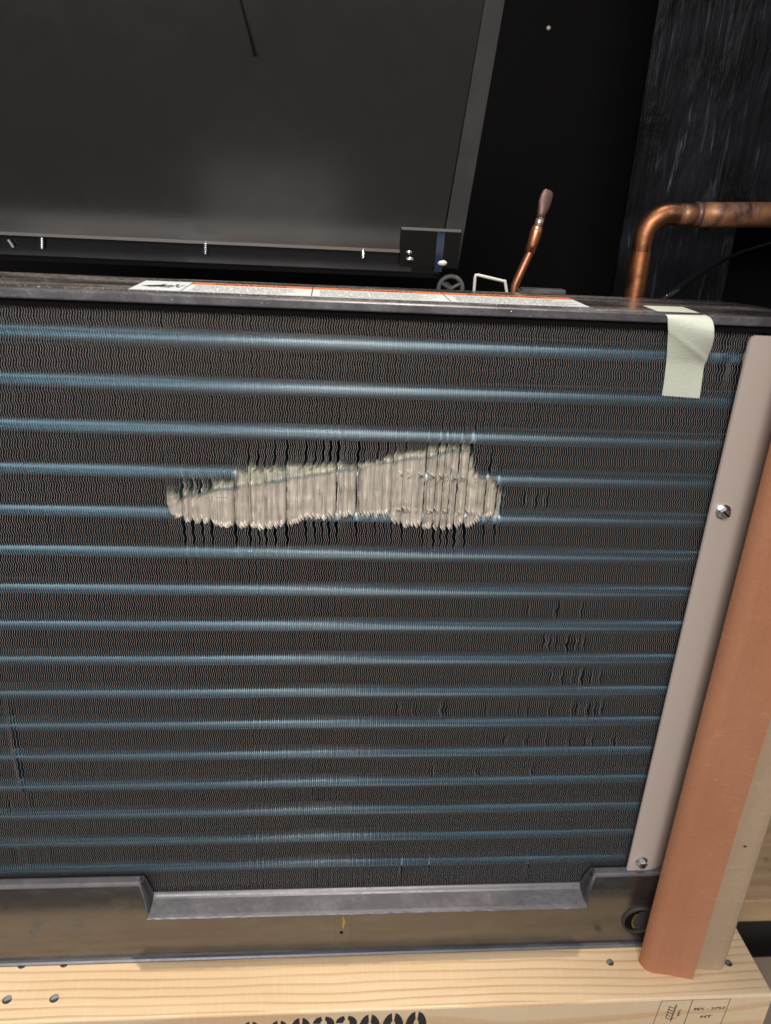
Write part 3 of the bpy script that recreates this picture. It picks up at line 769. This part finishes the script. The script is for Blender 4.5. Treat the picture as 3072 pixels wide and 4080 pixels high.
# ================================================================== CARDBOARD CORNER POSTS
def post(name, label, pts, z0, z1, thick, m, slant=0.0, speck=()):
    """pts: outline centreline in plan (x, y), front side; extruded up and given thickness"""
    t_ = thing(name, label, 'corner post', 'cardboard corner posts beside the coil', loc=(pts[0][0], pts[0][1], z0))
    bm = bmesh.new(); o0 = Vector((pts[0][0], pts[0][1], z0))
    inner = []
    for k, p in enumerate(pts):
        a = Vector(pts[max(k-1,0)]); b = Vector(pts[min(k+1,len(pts)-1)]); d = (b-a).normalized(); nrm = Vector((-d.y, d.x))
        inner.append(Vector(p)+nrm*thick)
    zs = [z0 + (z1-z0)*k/40 for k in range(41)]
    rings = []
    for z in zs:
        jit = lambda k, q: 0.12*noise.noise(Vector((z*0.35, k, q)))
        O = [V(bm, Vector((p[0], p[1]+jit(0,k*0.3), z))-o0) for k, p in enumerate(pts)]
        O[-1].co.x += 0.35*S*noise.noise(Vector((z*0.22, 5, 0)))
        I = [V(bm, Vector((p[0], p[1], z))-o0) for p in inner]
        rings.append(O+I[::-1])
    n_ = len(rings[0])
    for A_, B_ in zip(rings, rings[1:]):
        for k in range(n_): bm.faces.new((A_[k], A_[(k+1)%n_], B_[(k+1)%n_], B_[k]))
    bm.faces.new(rings[0]); bm.faces.new(rings[-1][::-1])
    mesh_obj('board_angle', bm, m, t_, smooth=False)
    for f_ in t_.children[0].data.polygons: f_.use_smooth = len(f_.vertices) == 4 and False
    if speck:
        bm = bmesh.new()
        for (dx, dy, z, r_) in speck:
            a = [V(bm, Vector((dx + r_*math.cos(k), dy, z + r_*0.7*math.sin(k)))-o0) for k in [2*math.pi*j/8 for j in range(8)]]
            bm.faces.new(a)
        mesh_obj('dark_speck', bm, m_rubber, t_)
    return t_
rc = 9.0
P0 = [(222.0, -8.0), (212.0, -11.0), (205.0, -15.5)] + [(202.3+rc-rc*math.cos(a), -19.5-rc*math.sin(a)*1.0) for a in [math.radians(10*k) for k in range(0, 10)]] + [(218, -29.6), (231.5, -33.0)]
post('cardboard_corner_post', 'salmon coloured cardboard corner post with rounded edge, in front of the beige plate', P0, ZW+0.1, 60, 3.0, m_orange)
P1 = [(232.5, -26.0), (240, -26.7), (250, -27.6), (253.2, -27.2), (255.2, -25.6), (256.2, -22.5), (256.5, 8.0)]
sp_ = on_y(2969, 3373, -27.9)
post('cardboard_corner_post', 'grey brown kraft cardboard corner post standing behind the salmon coloured one', P1, ZW+0.1, 60, 3.0, m_kraft, speck=[(sp_.x, -27.95, sp_.z, 1.0)])

# ================================================================== MASKING TAPE
bm = bmesh.new()
z0 = 0.15
L = [Vector((146.1, 15.8, z0)), Vector((145.7, 0, z0)), Vector((145.4, -5.2, z0))]
Rr = [Vector((165.7, 17.0, z0)), Vector((165.0, 1, z0)), Vector((164.9, -5.2, z0))]
p = on_z(2661, 1255, z0); 
L = [on_z(2561,1217,z0), on_z(2611,1236,z0), on_y(2660,1256,-6.2)]
Rr = [on_z(2718,1222,z0), on_z(2775,1242,z0), on_y(2832,1263,-7.0)]
down = [((2661,1275),-6.9,(2842,1284),-9.5), ((2661,1305),-6.6,(2846,1310),-11.5), ((2661,1335),-5.2,(2846,1345),-11.5), ((2659,1375),-3.6,(2836,1385),-8.5), ((2658,1410),-2.4,(2822,1415),-5.2),
        ((2655,1440),-1.3,(2806,1445),-1.9), ((2651,1480),-0.9,(2801,1490),-1.0), ((2645,1530),-0.8,(2794,1540),-0.9), ((2637,1578),-0.8,(2787,1589),-0.9)]
# crease line runs from upper left to lower right: handled with a per-column depth
rowsT = [(a, b) for a, b in zip(L, Rr)]
for (pl, yl, pr, yr) in down: rowsT.append((on_y(*pl, yl), on_y(*pr, yr)))
NC = 24; grid = []
fine = []
for (a, b), (a2, b2) in zip(rowsT, rowsT[1:]):
    for k in range(4): fine.append((a.lerp(a2, k/4), b.lerp(b2, k/4)))
fine.append(rowsT[-1])
for _ in range(3):
    fine = [fine[0]] + [((fine[k-1][0]+fine[k][0]*2+fine[k+1][0])/4, (fine[k-1][1]+fine[k][1]*2+fine[k+1][1])/4) for k in range(1, len(fine)-1)] + [fine[-1]]
for r_, (a, b) in enumerate(fine):
    row = []
    for k in range(NC+1):
        t = k/NC; q = a.lerp(b, t)
        if r_ in (0, len(fine)-1) and k % 2: q = q + (Vector((0,-0.5,0)) if r_ == 0 else Vector((0,0,0.45)))
        if q.z < -3:
            zc = -8.0 - 13.0*t; q.y -= (0.5+0.9*t)*math.exp(-abs(q.z-zc)/1.6)*min(1, (-3-q.z)/3)
        row.append(q)
    grid.append(row)
top_ = [[V(bm, q) for q in row] for row in grid]
def off(r_, k):
    u = grid[min(r_+1, len(grid)-1)][k]-grid[max(r_-1, 0)][k]; v = grid[r_][min(k+1, NC)]-grid[r_][max(k-1, 0)]
    n_ = v.cross(u).normalized()
    return grid[r_][k] + n_*0.12
bot_ = [[V(bm, off(r_, k)) for k in range(NC+1)] for r_ in range(len(grid))]
for G_, flip in ((top_, False), (bot_, True)):
    for A_, B_ in zip(G_, G_[1:]):
        for k in range(NC): bm.faces.new((A_[k], A_[k+1], B_[k+1], B_[k]))
for r_ in range(len(grid)-1):
    for k in (0, NC): bm.faces.new((top_[r_][k], top_[r_+1][k], bot_[r_+1][k], bot_[r_][k]))
for r_ in (0, len(grid)-1):
    for k in range(NC): bm.faces.new((top_[r_][k], top_[r_][k+1], bot_[r_][k+1], bot_[r_][k]))
o = mesh_obj('masking_tape', bm, m_tape, smooth=True)
o.data.set_sharp_from_angle(angle=math.radians(40))
tag(o, 'strip of pale masking tape folded over the black cap and down the fins', 'tape')

# ================================================================== HANGING BLACK PANEL
pb_l, pb_r = -175.0, 67.5
A0 = Vector((0, 80.0, 11.0)); TILT = math.radians(8); lean = Vector((0, -math.sin(TILT), math.cos(TILT)))      # direction up the panel
nrm = Vector((0, -math.cos(TILT), -math.sin(TILT)))
panel = thing('hanging_panel', 'large smooth black sheet metal panel leaning over the coil, screws along its bottom', 'metal panel', loc=(0,80,11))
def pp(x, s, d=0.0): q = Vector((x, 0, 0)) + lean*s + nrm*d; return q      # local to panel empty
H = 142.0
def pslab(name, x0, x1, s0, s1, d0, d1, m, parent=panel, xtop=0.0):
    bm = bmesh.new(); vs = []
    for d in (d0, d1):
        vs.append([V(bm, pp(x0, s0, d)), V(bm, pp(x1, s0, d)), V(bm, pp(x1+xtop, s1, d)), V(bm, pp(x0, s1, d))])
    a, b = vs; bm.faces.new(a); bm.faces.new(b[::-1])
    for k in range(4): bm.faces.new((a[k], a[(k+1)%4], b[(k+1)%4], b[k]))
    return mesh_obj(name, bm, m, parent)
def xs(px, py):      # x and height along the leaning plane of a point seen in the photograph
    v = Vector(_f + _r*(px-1536)/FPX + _u*(2040-py)/FPX); c0 = Vector(CAM); p0 = Vector((0, 80, 11))
    q = c0+v*((p0-c0).dot(nrm)/v.dot(nrm)) - p0
    return q.x, q.dot(lean)
def edge(p, q, s0, s1):
    (xa, sa), (xb, sb) = xs(*p), xs(*q)
    f_ = lambda s_: xa+(xb-xa)*(s_-sa)/(sb-sa)
    return f_(s0), f_(s1)
S0, S1 = 4.6, H
fold0, fold1 = edge((1930, 0), (1766, 930), S0, S1); out0, out1 = edge((2010, 0), (1822, 1050), S0, S1)
def quad(name, x0a, x0b, x1a, x1b, s0, s1, d0, d1, m):
    bm = bmesh.new(); vs = [[V(bm, pp(x0a, s0, d)), V(bm, pp(x1a, s0, d)), V(bm, pp(x1b, s1, d)), V(bm, pp(x0b, s1, d))] for d in (d0, d1)]
    a, b = vs; bm.faces.new(a); bm.faces.new(b[::-1])
    for k in range(4): bm.faces.new((a[k], a[(k+1)%4], b[(k+1)%4], b[k]))
    return mesh_obj(name, bm, m, panel)
quad('sheet', pb_l-60, pb_l-60, fold0, fold1, S0, S1, 0, -1.0, m_panel)
quad('side_flange', fold0+0.2, fold1+0.2, out0, out1, S0-8, S1, 0.35, -1.2, m_fold)
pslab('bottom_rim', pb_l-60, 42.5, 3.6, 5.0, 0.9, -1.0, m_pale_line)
bm = bmesh.new(); box(bm, (pb_l-60, 1.5, -6.0), (44, 3.0, 3.5)); mesh_obj('lower_flange', bm, m_black_gloss, panel)
bm = bmesh.new(); box(bm, (pb_l-60, 3.1, -9.0), (60, 60, -6.8)); mesh_obj('inner_shelf', bm, m_black, panel)
# thin black strip put in for a dark reflection in the sheet
bm = bmesh.new()
q0 = Vector(on_y(955, 0, 20)); q1 = on_y(1020, 222, 34)
def onp(px, py):       # point of the leaning plane seen at a pixel
    v = Vector(_f + _r*(px-1536)/FPX + _u*(2040-py)/FPX); c0 = Vector(CAM); p0 = Vector((0, 80, 11))
    t = (p0-c0).dot(nrm)/v.dot(nrm); return c0+v*t-Vector((0, 80, 11))
q = [onp(950,-20), onp(957,-20), onp(1023,215), onp(1028,219), onp(1010,221), onp(1003,190)]
fr = [V(bm, x+nrm*1.0) for x in q]; bk = [V(bm, x+nrm*0.15) for x in q]
bm.faces.new(fr); bm.faces.new(bk[::-1])
for k in range(len(q)): bm.faces.new((fr[k], bk[k], bk[(k+1)%len(q)], fr[(k+1)%len(q)]))
mesh_obj('thin_reflection_strip', bm, m_black, panel)
# screws through the bottom rim
def bolt(px, py0, py1, tip=1.0, side=0.0):
    a = on_y(px, py0, 80)-Vector((0,80,11)); b = on_y(px, py1, 80)-Vector((0,80,11))
    a.y = b.y = -0.9; bm = bmesh.new()
    n_ = 12; pts, rad = [], []
    for k in range(n_+1):
        t = k/n_; pts.append(a.lerp(b, t)+Vector((side*t, 0, 0))); rad.append((0.75 if k % 2 else 1.15)*(1.0 if t < 0.85 else 0.75))
    tube(bm, pts, rad, 10); return mesh_obj('hanging_screw', bm, m_zinc, panel, smooth=False)
for q in ((170, 945, 990), (820, 962, 1012), (1446, 990, 1030)): bolt(*q)
bolt(36, 955, 985, side=2.5)
m_bracket = mat('satin_black_plastic', (0.004, 0.004, 0.004), 0.5, 0, 0.15)
# black corner bracket
bm = bmesh.new()
pslab('corner_bracket', 37, 67.9, -2.5, 15.5, 3.6, 1.0, m_bracket)
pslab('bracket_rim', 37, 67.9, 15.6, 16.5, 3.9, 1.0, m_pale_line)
pslab('bracket_reflection', 55.5, 59.5, -4.5, 15.3, 4.6, 3.7, mat('blue_reflection_tint', (0.012, 0.03, 0.06), 0.1))  # slab coloured blue to stand for the blue reflection on the bracket
for px, py, r_ in ((1630,1005,1.7), (1633,1033,2.1), (1762,1048,2.2)):
    c_ = on_y(px, py, 76)-Vector((0,80,11)); bm = bmesh.new()
    bmesh.ops.create_icosphere(bm, subdivisions=2, radius=r_*S); 
    for v in bm.verts: v.co = Vector((v.co.x*1.2, v.co.y*0.8, v.co.z*0.7)) + c_*S
    mesh_obj('bracket_screw', bm, m_zinc if r_ < 2.15 else m_wire, panel, smooth=True)

# ================================================================== PIPES AND SMALL THINGS BEHIND THE CAP
YP = 72.0
pa, pc = on_y(2497, 1190, YP), on_y(2560, 930, YP)
pipe = thing('copper_pipe', 'thick copper pipe rising behind the cap and bending sharply to the right', 'pipe')
x0 = on_y(2531, 1150, YP).x
za = on_y(2620, 832, YP); zb = on_y(3072, 845, YP)
RR = 5.25
BR = 13.0
vert = [Vector((x0, YP, -60)), Vector((x0, YP, za.z-2-BR-6))]
bend = arc(Vector((x0+BR, YP, za.z-2-BR)), Vector((x0, YP, za.z-2-BR)), Vector((x0+BR, YP, za.z-2)), 9)
bm = bmesh.new(); tube(bm, vert, [RR, RR], 28, caps=False); mesh_obj('riser', bm, m_copper, pipe, smooth=True)
bm = bmesh.new(); tube(bm, [vert[-1]]+bend+[Vector((x0+17, YP, za.z-2))], [RR]*4+[RR*1.03]*4+[RR]*4, 28, caps=False)
m_elbow = m_copper.copy(); m_elbow.name = 'tarnished_copper'
for nd in m_elbow.node_tree.nodes:
    if nd.type == 'TEX_NOISE': nd.inputs['Scale'].default_value *= 1.4
    if nd.type == 'MIX' and nd.data_type == 'RGBA' and nd.inputs[0].is_linked: nd.inputs[6].default_value = (0.34, 0.15, 0.08, 1)
mesh_obj('elbow', bm, m_elbow, pipe, smooth=True)
xj = x0+17
bm = bmesh.new(); tube(bm, [Vector((xj-1, YP, za.z-2)), Vector((xj+8, YP, za.z-1.8))], [RR+0.05, RR], 28); mesh_obj('elbow_sleeve', bm, m_heat, pipe, smooth=True)
bm = bmesh.new(); tube(bm, [Vector((xj+7.5, YP, za.z-1.8)), Vector((xj+8.2, YP, za.z-1.8)), Vector((xj+9.6, YP, za.z-1.8)), Vector((xj+10.5, YP, za.z-1.8))], [RR, RR+1.0, RR+1.0, RR+0.8], 28); mesh_obj('joint_ring', bm, m_pinch, pipe, smooth=True)
bm = bmesh.new(); tube(bm, [Vector((xj+10.4, YP, za.z-1.8)), Vector((xj+22, YP, za.z-1.4)), Vector((xj+60, YP, za.z+0.4))], [RR+0.9, RR+1.0, RR+1.0], 28); mesh_obj('horizontal_run', bm, m_heat, pipe, smooth=True)
bm = bmesh.new(); tube(bm, [Vector((xj+58, YP-0.3, za.z+0.3)), Vector((xj+64, YP-0.5, za.z+0.3)), Vector((xj+140, YP, za.z+3.0))], [RR+1.3, RR+1.9, RR+1.9], 28); mesh_obj('pink_sleeve', bm, m_pinkend, pipe, smooth=True)

YQ = 90.0
proc = thing('process_tube', 'thin copper stub tube with a pinched dark flat tip, standing behind the cap', 'tube')
def c_(px, py): return on_y(px, py, YQ)
low = [c_(2046,1170), c_(2052,1135), c_(2075,1085), c_(2110,1010)]
bm = bmesh.new(); tube(bm, [Vector((low[0].x, YQ, -30))]+low+[c_(2122,975)], 2.3, 16, caps=False); mesh_obj('stem', bm, m_copper_clean, proc, smooth=True)
bm = bmesh.new(); tube(bm, [c_(2110,1005), c_(2126,962), c_(2136,925), c_(2143,903)], [2.9,3.1,3.2,2.7], 16); mesh_obj('swaged_joint', bm, m_copper_clean, proc, smooth=True)
bm = bmesh.new(); tube(bm, [c_(2142,908), c_(2148,888), c_(2154,866)], [2.4,2.3,2.2], 16); mesh_obj('solder_collar', bm, m_solder, proc, smooth=True)
bm = bmesh.new(); tube(bm, [c_(2152,872), c_(2158,850), c_(2166,828), c_(2171,806), c_(2178,783), c_(2184,764), c_(2187,757)], [2.25,2.4,3.1,3.5,3.4,2.8,1.8], 18, flat=[1,0.85,0.5,0.35,0.3,0.3,0.25]); mesh_obj('pinched_tip', bm, m_pinch, proc, smooth=True)

# wheel-like knob
c0 = on_y(1795, 1148, 80); bm = bmesh.new()
pts = [Vector((c0.x+6.4*math.cos(a), 80, c0.z-0.4+6.4*math.sin(a))) for a in [2*math.pi*k/36 for k in range(37)]]
knob = thing('round_knob', 'round dark grey wheel peeping up behind the cap, left of the wire bracket', 'knob')
tube(bm, pts, 1.25, 10, caps=False); mesh_obj('rim', bm, m_grey, knob, smooth=True)
bm = bmesh.new()
for k in range(3):
    a = math.pi/2+k*2*math.pi/3 + math.pi/3
    tube(bm, [Vector((c0.x, 80, c0.z-0.4)), Vector((c0.x+5.6*math.cos(a), 80, c0.z-0.4+5.6*math.sin(a)))], 1.0, 8)
mesh_obj('spoke', bm, m_grey, knob)
bm = bmesh.new(); tube(bm, [Vector((c0.x, 80, c0.z-0.4)), Vector((c0.x, 96, c0.z-0.4))], 2.0, 12)
tube(bm, [Vector((c0.x, 95, c0.z-0.4)), Vector((c0.x, 95, -80))], 1.6, 8); mesh_obj('axle', bm, m_rubber, knob)
# wire bracket
bm = bmesh.new(); W2 = lambda x, y: on_y(x, y, 84)
b0, b1, b2, b3 = W2(1888,1165), W2(1896,1096), W2(2012,1120), W2(2020,1170)
tube(bm, [Vector((b0.x, 84, -40)), b0, b1+Vector((-0.3,0,-1.2)), b1, b1+Vector((1.2,0,0)), b2-Vector((1.2,0,0)), b2, b2+Vector((0.3,0,-1.2)), b3, Vector((b3.x, 84, -40))], 0.85, 10)
o = mesh_obj('wire_bracket', bm, m_wire, smooth=True); tag(o, 'small pale wire bracket bent square, behind the cap next to the thin copper tube', 'bracket')
# black cable
bm = bmesh.new()
pts = [on_y(2600, 1222, 66), on_y(2665, 1178, 66), on_y(2720, 1138, 80), on_y(2790, 1088, 95), on_y(2870, 1042, 110), on_y(2960, 1003, 125), on_y(3060, 972, 140), on_y(3180, 940, 150)]
pts[0] = Vector((pts[1].x-8, 66, -8))
tube(bm, pts, [2.0,2.0,2.0,1.7,1.3,1.0,0.9,0.9], 10)
o = mesh_obj('black_cable', bm, m_black_gloss, smooth=True); tag(o, 'thin black cable sloping up behind the cap to the right of the copper pipe', 'cable')
# dark ledge right of the thin tube
bm = bmesh.new(); a = on_y(2075, 1140, 100); b = on_y(2250, 1155, 100)
box(bm, (a.x, 96, -60), (b.x, 104, a.z-0.8), bev=1.0); box(bm, (a.x-3, 94, -9), (b.x-9, 108, a.z-2.0), bev=0.6)
o = mesh_obj('terminal_block', bm, m_grey); tag(o, 'low dark grey block behind the cap, between the thin copper tube and the thick pipe', 'block')
# insulation sheet on the right, notched low down
bm = bmesh.new()
ys = 200.0
xl, xr, xn = 199.5, 420.0, 279.4; zt, zn, zb_ = 420.0, 44.0, -200.0
ol = [(xl, zb_), (xn, zb_), (xn, zn), (xr, zn), (xr, zt), (xl, zt)]
F_ = [V(bm, (x, ys, z)) for x, z in ol]; G_ = [V(bm, (x, ys+4, z)) for x, z in ol]
bm.faces.new(F_); bm.faces.new(G_[::-1])
for k in range(6): bm.faces.new((F_[k], G_[k], G_[(k+1)%6], F_[(k+1)%6]))
o = mesh_obj('insulation_sheet', bm, m_sheet); tag(o, 'scratched blue black insulation sheet standing behind the thick copper pipe', 'insulation sheet')
# lone screw on the back wall
p = on_y(2185, 112, 350); bm = bmesh.new(); bmesh.ops.create_icosphere(bm, subdivisions=2, radius=1.5*S)
for v in bm.verts: v.co = Vector((v.co.x, v.co.y*0.6, v.co.z)) + Vector((p.x, 349.5, p.z))*S
o = mesh_obj('wall_screw', bm, m_wire, smooth=True); tag(o, 'single small pale screw head on the black back wall', 'screw')

# ================================================================== BOARDS AT THE RIGHT, BELOW
def plankbox(name, label, a, b, m, cat='board'):
    bm = bmesh.new(); box(bm, a, b, bev=0.8); o = mesh_obj(name, bm, m); tag(o, label, cat, 'rough boards under the crate'); return o
q = on_z(2960, 3590, -430); r2 = on_z(3010, 3400, -430)
print('low board', q, r2, on_z(3000, 3810, -452), on_z(3000, 3640, -452))
plankbox('crate_board', 'rough knotty pine board far behind the kraft corner post', (268, q.y, -452), (760, q.y+95, -430), m_old)
plankbox('crate_board', 'tan board low down past the end of the stamped pine board', (262, -190, -476), (700, on_z(3000,3812,-456).y, -456), m_ply)
